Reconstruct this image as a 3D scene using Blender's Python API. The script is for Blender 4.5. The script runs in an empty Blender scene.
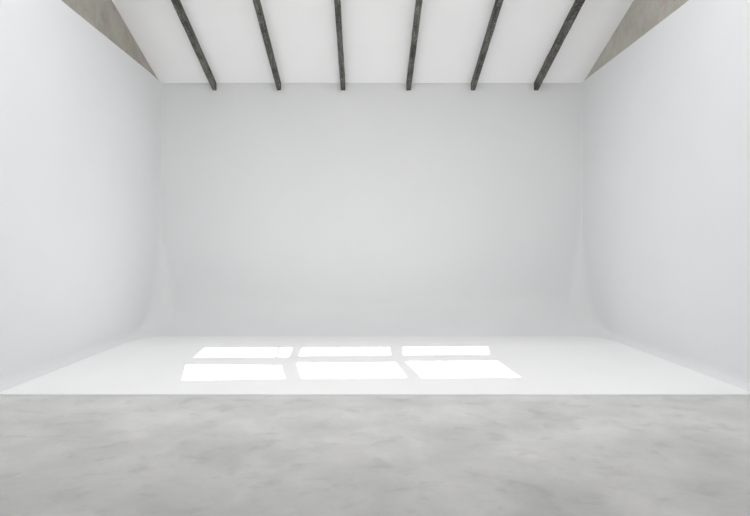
import bpy, bmesh, math, random
from mathutils import Vector, noise
random.seed(4)
sc = bpy.context.scene
COL = sc.collection

# ---------------------------------------------------------------- dimensions (metres, camera looks along +Y)
F = 500.0                      # focal length in pixels
EYE = 1.6
D = 10.13                      # back wall
XL, XR = -4.16, 4.38           # side walls
EDGE = 5.479                   # front edge of the white floor
LIP = 0.016
SLOPE = 0.376
CZ = EYE + 3.343               # ceiling height where it meets the back wall
WT = EYE + 3.38                # top of the white side walls
RIDGE, REAR = -0.6, -5.0
def ceil_z(y): return CZ + SLOPE * (D - y)

# ---------------------------------------------------------------- materials
def mat(name):
    m = bpy.data.materials.new(name); m.use_nodes = True
    nt = m.node_tree
    return m, nt, nt.nodes['Principled BSDF']
def noise_node(nt, scale, detail=6, rough=.55, vec=None, dist=0.0):
    n = nt.nodes.new('ShaderNodeTexNoise')
    n.inputs['Scale'].default_value = scale; n.inputs['Detail'].default_value = detail
    n.inputs['Roughness'].default_value = rough; n.inputs['Distortion'].default_value = dist
    if vec is not None: nt.links.new(vec, n.inputs['Vector'])
    return n
def ramp(nt, fac, stops):
    r = nt.nodes.new('ShaderNodeValToRGB')
    while len(r.color_ramp.elements) < len(stops): r.color_ramp.elements.new(.5)
    for e, (p, c) in zip(r.color_ramp.elements, stops):
        e.position = p; e.color = (*c, 1) if len(c) == 3 else c
    nt.links.new(fac, r.inputs['Fac']); return r
def coords(nt, scale=(1, 1, 1), rot=(0, 0, 0)):
    t = nt.nodes.new('ShaderNodeTexCoord'); m = nt.nodes.new('ShaderNodeMapping')
    m.inputs['Scale'].default_value = scale; m.inputs['Rotation'].default_value = rot
    nt.links.new(t.outputs['Object'], m.inputs['Vector']); return m.outputs['Vector']
def mix(nt, a, b, fac=None, f=.5, mode='MIX'):
    x = nt.nodes.new('ShaderNodeMix'); x.data_type = 'RGBA'; x.blend_type = mode
    x.inputs[0].default_value = f
    if fac is not None: nt.links.new(fac, x.inputs[0])
    nt.links.new(a, x.inputs[6]); nt.links.new(b, x.inputs[7]); return x.outputs[2]
def bump(nt, h, bsdf, s, d=.01):
    b = nt.nodes.new('ShaderNodeBump'); b.inputs['Strength'].default_value = s
    b.inputs['Distance'].default_value = d
    nt.links.new(h, b.inputs['Height']); nt.links.new(b.outputs['Normal'], bsdf.inputs['Normal'])

def white_mat(name, c, rough, var=.012, spec=.3):
    m, nt, b = mat(name)
    n = noise_node(nt, 1.3, 3, .5, coords(nt))
    r = ramp(nt, n.outputs['Fac'], [(.3, tuple(x - var for x in c)), (.7, tuple(x + var for x in c))])
    nt.links.new(r.outputs['Color'], b.inputs['Base Color'])
    b.inputs['Roughness'].default_value = rough; b.inputs['Specular IOR Level'].default_value = spec
    n2 = noise_node(nt, 160, 2, .5, coords(nt)); bump(nt, n2.outputs['Fac'], b, .05, .001)
    return m
M_WALL = white_mat('matt_white_cove_paint', (.792, .798, .81), .8, .006, .15)
nt = M_WALL.node_tree; b = nt.nodes['Principled BSDF']
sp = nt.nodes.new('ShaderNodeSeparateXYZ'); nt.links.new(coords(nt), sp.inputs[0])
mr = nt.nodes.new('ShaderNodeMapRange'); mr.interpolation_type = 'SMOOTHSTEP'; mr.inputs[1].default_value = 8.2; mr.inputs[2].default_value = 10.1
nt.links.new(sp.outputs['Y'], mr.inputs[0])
tone = ramp(nt, mr.outputs[0], [(0, (1, 1, 1)), (1, (.955, .952, .943))])  # dimmer light on the back wall put into the paint colour, darkening with depth
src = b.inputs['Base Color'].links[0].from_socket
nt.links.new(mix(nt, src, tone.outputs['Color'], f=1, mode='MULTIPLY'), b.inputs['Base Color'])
M_FLOORW = white_mat('satin_white_floor_paint', (.925, .928, .925), .55, .006, .3)
nt = M_FLOORW.node_tree; b = nt.nodes['Principled BSDF']
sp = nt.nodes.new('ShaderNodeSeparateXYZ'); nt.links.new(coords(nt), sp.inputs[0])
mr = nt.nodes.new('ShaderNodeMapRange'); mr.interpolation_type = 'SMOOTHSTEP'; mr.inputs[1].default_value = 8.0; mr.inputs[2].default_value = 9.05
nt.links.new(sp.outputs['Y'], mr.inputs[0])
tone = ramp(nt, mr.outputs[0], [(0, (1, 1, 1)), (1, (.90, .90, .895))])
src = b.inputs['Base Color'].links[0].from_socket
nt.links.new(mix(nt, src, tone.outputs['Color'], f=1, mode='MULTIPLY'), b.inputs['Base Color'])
M_REAR = white_mat('grey_wall_paint', (.35, .35, .35), .8, .006, .1)
M_CEIL = white_mat('white_ceiling_plaster', (.93, .928, .925), .9, .006, .1)

# polished concrete floor
M_CONC, nt, b = mat('trowelled_grey_concrete')
v1 = coords(nt, (1, 1.1, 1), (0, 0, .35)); v2 = coords(nt, (1.1, 1.6, 1), (0, 0, -.45))
n1 = noise_node(nt, 1.5, 9, .58, v1, .25); n2 = noise_node(nt, 3.1, 8, .58, v2, .3); n3 = noise_node(nt, 34, 4, .6, v1)
r1 = ramp(nt, n1.outputs['Fac'], [(.30, (.455, .455, .452)), (.5, (.52, .52, .516)), (.68, (.585, .583, .577))])
r2 = ramp(nt, n2.outputs['Fac'], [(.30, (.84, .84, .842)), (.46, (.985, .985, .985)), (.7, (1.0, 1.0, 1.0))])
r3 = ramp(nt, n3.outputs['Fac'], [(.3, (.965, .965, .965)), (.7, (1.0, 1.0, 1.0))])
c = mix(nt, r1.outputs['Color'], r2.outputs['Color'], f=1, mode='MULTIPLY')
c = mix(nt, c, r3.outputs['Color'], f=1, mode='MULTIPLY')
sx = nt.nodes.new('ShaderNodeSeparateXYZ'); nt.links.new(coords(nt), sx.inputs[0])     # light falloff put into the colour: paler by the white floor, darker near camera
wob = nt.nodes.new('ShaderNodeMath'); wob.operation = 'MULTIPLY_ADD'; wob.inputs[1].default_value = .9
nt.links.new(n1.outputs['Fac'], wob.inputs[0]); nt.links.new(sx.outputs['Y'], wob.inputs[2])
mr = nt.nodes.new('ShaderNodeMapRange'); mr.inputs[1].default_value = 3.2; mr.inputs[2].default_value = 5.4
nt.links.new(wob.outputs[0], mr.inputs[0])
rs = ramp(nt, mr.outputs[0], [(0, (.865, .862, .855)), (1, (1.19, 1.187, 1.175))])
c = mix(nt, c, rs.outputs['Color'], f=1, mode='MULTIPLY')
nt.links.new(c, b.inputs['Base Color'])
rr = ramp(nt, n1.outputs['Fac'], [(.3, (.42,)*3), (.7, (.6,)*3)]); nt.links.new(rr.outputs['Color'], b.inputs['Roughness'])
b.inputs['Specular IOR Level'].default_value = .25
bump(nt, n3.outputs['Fac'], b, .06, .003)

# bare concrete of the gables
def gable_mat(name, lo, mid, hi):
    m, nt, b = mat(name)
    v = coords(nt, (1, 1, 1)); n1 = noise_node(nt, 2.6, 6, .55, v, .4); n2 = noise_node(nt, 9, 5, .6, v)
    vs = coords(nt, (1, 1.6, 1), (.5, 0, 0)); n4 = noise_node(nt, 3.4, 3, .5, vs, .5)
    r1 = ramp(nt, n1.outputs['Fac'], [(.3, lo), (.5, mid), (.7, hi)])
    r2 = ramp(nt, n2.outputs['Fac'], [(.3, (.96, .96, .96)), (.65, (1, 1, 1))])
    r4 = ramp(nt, n4.outputs['Fac'], [(.36, (.97, .87, .90)), (.5, (1, 1, 1)), (.64, (.93, .985, .90))])
    c = mix(nt, r1.outputs['Color'], r2.outputs['Color'], f=1, mode='MULTIPLY')
    c = mix(nt, c, r4.outputs['Color'], f=1, mode='MULTIPLY')
    nt.links.new(c, b.inputs['Base Color']); b.inputs['Roughness'].default_value = .9
    bump(nt, n2.outputs['Fac'], b, .3, .004); return m
M_GL = gable_mat('bare_concrete_warm', (.33, .315, .28), (.40, .38, .335), (.45, .42, .385))
M_GR = gable_mat('bare_concrete_pale', (.42, .405, .365), (.48, .465, .42), (.53, .515, .47))

# weathered dark timber of the beams
M_BEAM, nt, b = mat('weathered_dark_timber')
t = nt.nodes.new('ShaderNodeTexCoord'); oi = nt.nodes.new('ShaderNodeObjectInfo')
ad = nt.nodes.new('ShaderNodeVectorMath'); ad.operation = 'ADD'
nt.links.new(t.outputs['Object'], ad.inputs[0]); nt.links.new(oi.outputs['Location'], ad.inputs[1])
mp = nt.nodes.new('ShaderNodeMapping'); mp.inputs['Scale'].default_value = (22, 1.6, 22); nt.links.new(ad.outputs[0], mp.inputs['Vector'])
g = noise_node(nt, 1.6, 8, .7, mp.outputs['Vector'], .4); g2 = noise_node(nt, 3.2, 4, .6, ad.outputs[0]); g3 = noise_node(nt, 34, 3, .75, ad.outputs[0])
ra = ramp(nt, g.outputs['Fac'], [(.32, (.045, .045, .042)), (.5, (.105, .104, .095)), (.70, (.21, .206, .19))])
rb = ramp(nt, g2.outputs['Fac'], [(.36, (.48, .48, .49)), (.60, (1.12, 1.11, 1.07))])
rc = ramp(nt, g3.outputs['Fac'], [(.52, (0, 0, 0)), (.70, (.2, .2, .19))])
c = mix(nt, ra.outputs['Color'], rb.outputs['Color'], f=1, mode='MULTIPLY')
c = mix(nt, c, rc.outputs['Color'], f=1, mode='ADD')
nt.links.new(c, b.inputs['Base Color']); b.inputs['Roughness'].default_value = .85
b.inputs['Specular IOR Level'].default_value = .2
bump(nt, g.outputs['Fac'], b, .5, .006)

M_FRAME, nt, b = mat('pale_painted_metal'); b.inputs['Base Color'].default_value = (.7, .7, .7, 1); b.inputs['Roughness'].default_value = .5
M_GLASS, nt, b = mat('clear_glass')
nt.nodes.remove(b); tr = nt.nodes.new('ShaderNodeBsdfTransparent'); gl = nt.nodes.new('ShaderNodeBsdfGlossy')
gl.inputs['Roughness'].default_value = .02; mx = nt.nodes.new('ShaderNodeMixShader'); mx.inputs[0].default_value = .06
nt.links.new(tr.outputs[0], mx.inputs[1]); nt.links.new(gl.outputs[0], mx.inputs[2])
nt.links.new(mx.outputs[0], nt.nodes['Material Output'].inputs['Surface'])

# ---------------------------------------------------------------- helpers
def link(name, bm, m, kind=None, parent=None):
    me = bpy.data.meshes.new(name); bm.to_mesh(me); bm.free(); me.materials.append(m)
    o = bpy.data.objects.new(name, me); COL.objects.link(o)
    if kind: o['kind'] = kind
    if parent: o.parent = parent
    return o
def struct(o, label, cat):
    o['kind'] = 'structure'; o['label'] = label; o['category'] = cat; return o
def box(bm, x0, x1, y0, y1, z0, z1):
    v = [bm.verts.new((x, y, z)) for x in (x0, x1) for y in (y0, y1) for z in (z0, z1)]
    for f in ((0,1,3,2), (4,6,7,5), (0,4,5,1), (2,3,7,6), (0,2,6,4), (1,5,7,3)): bm.faces.new([v[i] for i in f])
def holed(outer, holes, thick):
    """flat polygon with polygonal openings, given thickness along vector `thick`"""
    bm = bmesh.new(); edges = []; loops = []
    for lp in [outer] + holes:
        vs = [bm.verts.new(p) for p in lp]; loops.append(vs)
        for i in range(len(vs)): edges.append(bm.edges.new((vs[i], vs[(i+1) % len(vs)])))
    bmesh.ops.triangle_fill(bm, use_beauty=True, use_dissolve=False, edges=edges)
    faces = list(bm.faces)
    r = bmesh.ops.extrude_face_region(bm, geom=faces, use_keep_orig=True)
    for e in r['geom']:
        if isinstance(e, bmesh.types.BMVert): e.co += Vector(thick)
    bmesh.ops.recalc_face_normals(bm, faces=bm.faces)
    return bm

# ---------------------------------------------------------------- white seamless cove (cyclorama)
RX, RY, RZ = .10, 1.10, .75        # sweep of the floor into side walls / back wall, and its height
NS, NA, NZ = 10, 28, 24
def inset(z, r, h=RZ):
    if z >= h: return 0.0
    t = 1 - z / h
    return r * (1 - math.sqrt(max(0, 1 - t * t)))
def corner_r(z):
    k = min(1, max(0, z / 2.2)); k = k * k * (3 - 2 * k)
    return .62 * (1 - k) + .03 * k
zs = [RZ * (1 - math.cos(math.pi / 2 * i / NZ)) for i in range(NZ + 1)]
zs += [RZ + (WT - RZ) * (i / 18) for i in range(1, 19)]
def row(z):
    a, bq = inset(z, RX, .12), inset(z, RY); r = corner_r(z)
    xl, xr, yb = XL + a, XR - a, D - bq
    # elliptical plan corner: wide along the wall depth low down
    rx = r * .62 if z < RZ else r * (.62 + .38 * min(1, (z - RZ) / 1.2)); ry = r
    pts = []
    for i in range(NS): pts.append((xl, EDGE + (yb - ry - EDGE) * i / NS))
    for i in range(NA + 1):
        t = math.pi / 2 * i / NA; pts.append((xl + rx * (1 - math.cos(t)), yb - ry + ry * math.sin(t)))
    for i in range(1, 24): pts.append((xl + rx + (xr - rx - xl - rx) * i / 24, yb))
    for i in range(NA + 1):
        t = math.pi / 2 * i / NA; pts.append((xr - rx * (1 - math.sin(t)), yb - ry + ry * math.cos(t)))
    for i in range(NS - 1, -1, -1): pts.append((xr, EDGE + (yb - ry - EDGE) * i / NS))
    return pts
grid = []
for z in zs:
    grid.append([Vector((x, y, min(z, ceil_z(y) - .002, WT if x < 0 else WT - .02))) for x, y in row(z)])
nC = len(grid[0]); nR = len(grid)
# smooth normals over the complete sweep, so that the pieces meet without a seam
N = [[Vector() for _ in range(nC)] for _ in range(nR)]
for j in range(nR - 1):
    for i in range(nC - 1):
        a, b_, c_, d_ = grid[j][i], grid[j][i+1], grid[j+1][i+1], grid[j+1][i]
        n = (c_ - a).cross(d_ - b_)
        if n.dot(Vector((.1, 6, 2.5)) - (a + c_) / 2) < 0: n = -n
        for (q, p) in ((j, i), (j, i+1), (j+1, i+1), (j+1, i)): N[q][p] += n.normalized()
for i in range(nC): N[0][i] = Vector((0, 0, 1))
for r_ in N:
    for n in r_:
        if n.length: n.normalize()
def sweep(name, i0, i1):
    bm = bmesh.new(); vs = {}; co = []
    for j in range(nR):
        for i in range(i0, i1 + 1):
            vs[j, i] = bm.verts.new(grid[j][i]); co.append(N[j][i])
    for j in range(nR - 1):
        for i in range(i0, i1):
            f = bm.faces.new((vs[j, i], vs[j, i+1], vs[j+1, i+1], vs[j+1, i])); f.smooth = True
            if f.normal.dot(N[j][i]) < 0: pass
    bm.normal_update()
    c0 = list(bm.faces)[len(bm.faces)//2]
    if c0.normal.dot(Vector((.1, 6, 2.5)) - c0.calc_center_median()) < 0: bmesh.ops.reverse_faces(bm, faces=bm.faces)
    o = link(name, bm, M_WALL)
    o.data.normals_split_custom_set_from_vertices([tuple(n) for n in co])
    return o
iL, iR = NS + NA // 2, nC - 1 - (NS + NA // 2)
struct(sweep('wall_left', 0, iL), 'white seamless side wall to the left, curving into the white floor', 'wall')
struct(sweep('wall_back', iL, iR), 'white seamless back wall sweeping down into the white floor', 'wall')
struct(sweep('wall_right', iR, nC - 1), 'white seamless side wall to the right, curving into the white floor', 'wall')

for n_, (i, xw) in enumerate(((0, XL), (nC - 1, XR))):     # white end faces of the cove at its front edge
    bm = bmesh.new(); y_ = EDGE - .002
    ring = [bm.verts.new((grid[j][i].x, y_, grid[j][i].z)) for j in range(NZ + 1)]
    ring += [bm.verts.new((xw, y_, -LIP)), bm.verts.new((grid[0][i].x, y_, -LIP))]
    f = bm.faces.new(ring); f.normal_update()
    if f.normal.y > 0: f.normal_flip()
    struct(link('trim_%d' % (n_ + 1), bm, M_WALL), 'white curved end of the cove at the foot of the %s wall' % ('left', 'right')[n_], 'trim')

# white studio floor, a thin raised slab ending in a straight front edge
bm = bmesh.new()
low = [bm.verts.new(p) for p in grid[0]]
f = bm.faces.new(low); bmesh.ops.triangulate(bm, faces=[f])
for fc in bm.faces:
    if fc.normal.z < 0: fc.normal_flip()
fl, fr = low[0], low[-1]
xl, xr = XL - .0, XR + .0
q = [bm.verts.new((xl, EDGE, 0)), bm.verts.new((xl, EDGE - .004, -.004)), bm.verts.new((xl, EDGE - .004, -LIP)),
     bm.verts.new((xr, EDGE, 0)), bm.verts.new((xr, EDGE - .004, -.004)), bm.verts.new((xr, EDGE - .004, -LIP))]
bm.faces.new((q[0], q[1], q[4], q[3])); bm.faces.new((q[1], q[2], q[5], q[4]))
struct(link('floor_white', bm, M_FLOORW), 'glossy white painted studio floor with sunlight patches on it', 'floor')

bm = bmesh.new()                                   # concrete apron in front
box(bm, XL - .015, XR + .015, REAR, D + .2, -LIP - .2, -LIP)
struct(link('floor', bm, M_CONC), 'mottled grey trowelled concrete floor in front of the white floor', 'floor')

# ---------------------------------------------------------------- side walls of the building (bare concrete above the white)
def side_wall(name, x0, x1, m, label):
    bm = bmesh.new()
    prof = [(REAR, -LIP), (D + .2, -LIP), (D + .2, ceil_z(D + .2)), (RIDGE, ceil_z(RIDGE)), (REAR, ceil_z(RIDGE) - 1.6)]
    a = [bm.verts.new((x0, y, z)) for y, z in prof]; c2 = [bm.verts.new((x1, y, z)) for y, z in prof]
    bm.faces.new(a); bm.faces.new(c2[::-1])
    for i in range(5):
        k = (i + 1) % 5; bm.faces.new((a[i], c2[i], c2[k], a[k]))
    bmesh.ops.recalc_face_normals(bm, faces=bm.faces)
    return struct(link(name, bm, m), label, 'wall')
side_wall('wall_left_gable', XL - .215, XL - .015, M_GL, 'brownish bare concrete triangle above the white left wall')
side_wall('wall_right_gable', XR + .015, XR + .215, M_GR, 'pale bare concrete triangle above the white right wall')
# plain white lining of the side walls nearer than the cove
def lining(name, x0, x1, label):
    bm = bmesh.new(); box(bm, x0, x1, REAR, EDGE - .005, -LIP, WT)
    return struct(link(name, bm, M_WALL), label, 'wall')
lining('wall_left_front', XL - .014, XL, 'plain white left wall beside the concrete floor')
lining('wall_right_front', XR, XR + .014, 'plain white right wall beside the concrete floor')

# ---------------------------------------------------------------- roof with six roof lights
patches = [  # corners of the six sunlit panes on the floor (metres)
 [(-2.59, 8.01), (-1.17, 8.03), (-1.13, 7.33), (-2.515, 7.29)],
 [(-1.025, 8.02), (.38, 8.06), (.375, 7.46), (-1.0, 7.39)],
 [(.595, 8.08), (1.985, 8.13), (1.855, 7.50), (.545, 7.46)],
 [(-2.475, 6.85), (-1.155, 6.82), (-.985, 6.11), (-2.225, 6.02)],
 [(-.97, 6.96), (.42, 7.0), (.507, 6.15), (-.79, 6.10)],
 [(.55, 7.05), (1.86, 7.09), (1.915, 6.17), (.69, 6.12)]]
SUN = Vector((.10, 3.1, -7.25)).normalized()
def to_roof(x, y):
    # point on the roof plane from which the sun reaches floor point (x, y, 0):  z = ceil_z(y)
    # (y - t*sy), (-t*sz) -> -t*sz = CZ + SLOPE*(D - y + t*sy)
    t = (CZ + SLOPE * (D - y)) / (-SUN.z - SLOPE * SUN.y)
    return Vector((x, y, 0)) - SUN * t
holes = [[to_roof(*p) for p in q_] for q_ in patches]
o_ = [Vector((x, y, ceil_z(y))) for x, y in ((XL - .2, D + .2), (XR + .2, D + .2), (XR + .2, RIDGE), (XL - .2, RIDGE))]
struct(link('ceiling', holed(o_, holes, (0, .0003, .0008)), M_CEIL), 'white ceiling sloping up from the back wall between dark beams', 'ceiling')
bm = bmesh.new()
z0, z1 = ceil_z(RIDGE), ceil_z(RIDGE) - 1.6
vv = [bm.verts.new(p) for p in ((XL - .2, RIDGE, z0), (XR + .2, RIDGE, z0), (XR + .2, REAR, z1), (XL - .2, REAR, z1))]
bm.faces.new(vv); struct(link('ceiling_rear', bm, M_CEIL), 'white rear slope of the ceiling behind the ridge', 'ceiling')
nrm = Vector((0, SLOPE, 1)).normalized()
for k, h in enumerate(holes):
    cen = sum(h, Vector()) / 4
    bm = bmesh.new()
    inn = [bm.verts.new(p + nrm * .002) for p in h]; out = [bm.verts.new(p + (p - cen).normalized() * .07 + nrm * .002) for p in h]
    inn2 = [bm.verts.new(p + nrm * .03) for p in h]; out2 = [bm.verts.new(p + (p - cen).normalized() * .07 + nrm * .03) for p in h]
    for i in range(4):
        j = (i + 1) % 4
        bm.faces.new((inn[i], inn[j], out[j], out[i])); bm.faces.new((inn2[i], out2[i], out2[j], inn2[j]))
        bm.faces.new((out[i], out[j], out2[j], out2[i]))
    if k == 0:                                     # stay bar across the first roof light: the faint line in its patch
        p0 = h[0].lerp(h[1], .84); p1 = h[3].lerp(h[2], .86); w = Vector((.0165, 0, 0))
        a4 = [bm.verts.new(p + s * w + nrm * dz) for p in (p0, p1) for dz in (.005, .02) for s in (-1, 1)]
        for f4 in ((0,1,3,2), (4,6,7,5), (0,4,5,1), (2,3,7,6)): bm.faces.new([a4[i] for i in f4])
    bmesh.ops.recalc_face_normals(bm, faces=bm.faces)
    fo = struct(link(f'window_{k+1}', bm, M_FRAME), 'roof light in the upper ceiling slope', 'window')
    bm = bmesh.new(); bm.faces.new([bm.verts.new(p + nrm * .032) for p in h]); link('pane', bm, M_GLASS, parent=fo)
    fo['group'] = 'roof lights in the ceiling slope'

# rear wall behind the camera with two tall windows
wz = ceil_z(RIDGE) - 1.6
def rect(x0, x1, za, zb): return [Vector((x0, REAR, za)), Vector((x1, REAR, za)), Vector((x1, REAR, zb)), Vector((x0, REAR, zb))]
rh = [rect(-3.6, -.3, .9, 5.6), rect(.5, 3.8, .9, 5.6)]
struct(link('wall_rear', holed(rect(XL - .2, XR + .2, -LIP, wz), rh, (0, -.2, 0)), M_REAR), 'grey wall behind the concrete floor with two tall windows', 'wall')
for k, (x0, x1) in enumerate(((-3.6, -.3), (.5, 3.8))):
    bm = bmesh.new()
    for i in range(4):
        x = x0 + (x1 - x0) * i / 3; box(bm, x - .03, x + .03, REAR - .12, REAR - .06, .9, 5.6)
    for i in range(5):
        z = .9 + 4.7 * i / 4; box(bm, x0, x1, REAR - .115, REAR - .065, z - .03, z + .03)
    struct(link(f'window_{k+7}', bm, M_FRAME), 'tall gridded window in the wall behind the camera, %s' % ('on the left side' if k == 0 else 'on the right side'), 'window')

# ---------------------------------------------------------------- six weathered timber beams
BW, BD = .098, .142
LEN = (D - 5.75) * math.sqrt(1 + SLOPE ** 2)
ANG = -math.atan(SLOPE)
names = ['outermost dark weathered ceiling beam beside the brownish concrete triangle',
         'second dark weathered ceiling beam from the brownish concrete triangle',
         'dark weathered ceiling beam just left of the ceiling centre, third from the brownish triangle',
         'dark weathered ceiling beam just right of the ceiling centre, third from the pale triangle',
         'second dark weathered ceiling beam from the pale concrete triangle',
         'outermost dark weathered ceiling beam beside the pale concrete triangle']
for k, (x, wsc) in enumerate(zip((-3.07, -1.763, -.466, .863, 2.168, 3.445), (.86, .88, .95, .95, .9, .96))):
    bm = bmesh.new(); n = 90; prev = None; off = Vector((k * 7.3, 0, 0))
    prof = [(-.5, -.06), (-.5, .92), (-.42, 1.0), (.42, 1.0), (.5, .92), (.5, -.06)]
    for i in range(n + 1):
        y = -LEN * i / n
        ring = []
        for q_, (px, pz) in enumerate(prof):
            # hewn, slightly wavering arrises
            w = noise.noise(Vector((y * 3.0, q_ * 3.1, 0)) + off) * .004 + noise.noise(Vector((y * 14, q_ * 5.3, 2)) + off) * .0028
            w2 = noise.noise(Vector((y * 3.4, q_ * 2.3, 9)) + off) * .004 + noise.noise(Vector((y * 15, q_ * 4.1, 6)) + off) * .0025
            sx = px * BW * wsc + (w if px > 0 else -w)
            sz = -pz * BD + (w2 if pz > .5 else 0)
            # vertical end cut that sits on the back wall
            yy = y - (sz * SLOPE if i == 0 else 0)
            ring.append(bm.verts.new((sx, yy, sz)))
        if prev:
            for q_ in range(6):
                bm.faces.new((prev[q_], prev[(q_+1) % 6], ring[(q_+1) % 6], ring[q_]))
        else: bm.faces.new(ring)
        prev = ring
    bm.faces.new(prev[::-1]); bmesh.ops.recalc_face_normals(bm, faces=bm.faces)
    o = link('ceiling_beam', bm, M_BEAM, 'thing')
    o.location = (x, D - .005, CZ); o.rotation_euler = (ANG, 0, (-.0126, -.009, 0, 0, 0, .017)[k])
    o['label'] = names[k]; o['category'] = 'beam'; o['group'] = 'dark beams under the sloping ceiling'

# ---------------------------------------------------------------- light
def area(name, loc, tgt, sx, sy, power, color=(1, 1, 1)):
    l = bpy.data.lights.new(name, 'AREA'); l.shape = 'RECTANGLE'; l.size = sx; l.size_y = sy; l.energy = power; l.color = color
    o = bpy.data.objects.new(name, l); COL.objects.link(o); o.location = loc
    o.rotation_euler = (Vector(tgt) - Vector(loc)).to_track_quat('-Z', 'Z').to_euler(); return o
s = bpy.data.lights.new('sun', 'SUN'); s.energy = 12.5; s.angle = math.radians(.12); s.color = (1, .995, .98)
so = bpy.data.objects.new('sun', s); COL.objects.link(so); so.location = (0, 0, 14)
so.rotation_euler = SUN.to_track_quat('-Z', 'Y').to_euler()
area('daylight_roof_near_cove', (.1, 5.2, ceil_z(5.2) - .62), (.1, 5.2, 0), 7.0, 2.6, 110, (.99, .99, 1))
area('daylight_roof_middle', (.1, 3.0, ceil_z(3.0) - .7), (.1, 3.0, 0), 7.0, 2.6, 168, (.99, .99, 1))
area('fill_right', (XR - .08, 1.5, 2.6), (-4, 5, 2.6), 4, 3, 32, (.99, .99, 1))  # added fill lamp inside the right wall, which has no window
w = bpy.data.worlds.new('sky'); sc.world = w; w.use_nodes = True
bg = w.node_tree.nodes['Background']; bg.inputs['Color'].default_value = (.93, .96, 1, 1); bg.inputs['Strength'].default_value = .2

# ---------------------------------------------------------------- camera
cd = bpy.data.cameras.new('camera'); cam = bpy.data.objects.new('camera', cd); COL.objects.link(cam)
cam.location = (0, 0, EYE); cam.rotation_euler = (math.pi / 2, 0, 0)
cd.sensor_width = 36; cd.lens = 36 * F / 750; cd.shift_x = 9 / 750; cd.shift_y = -10 / 750; cd.clip_start = .05
sc.camera = cam
sc.view_settings.view_transform = 'Standard'; sc.view_settings.look = 'None'
sc.view_settings.exposure = -0.045
sc.cycles.max_bounces = 14; sc.cycles.diffuse_bounces = 10
sc.cycles.use_denoising = True
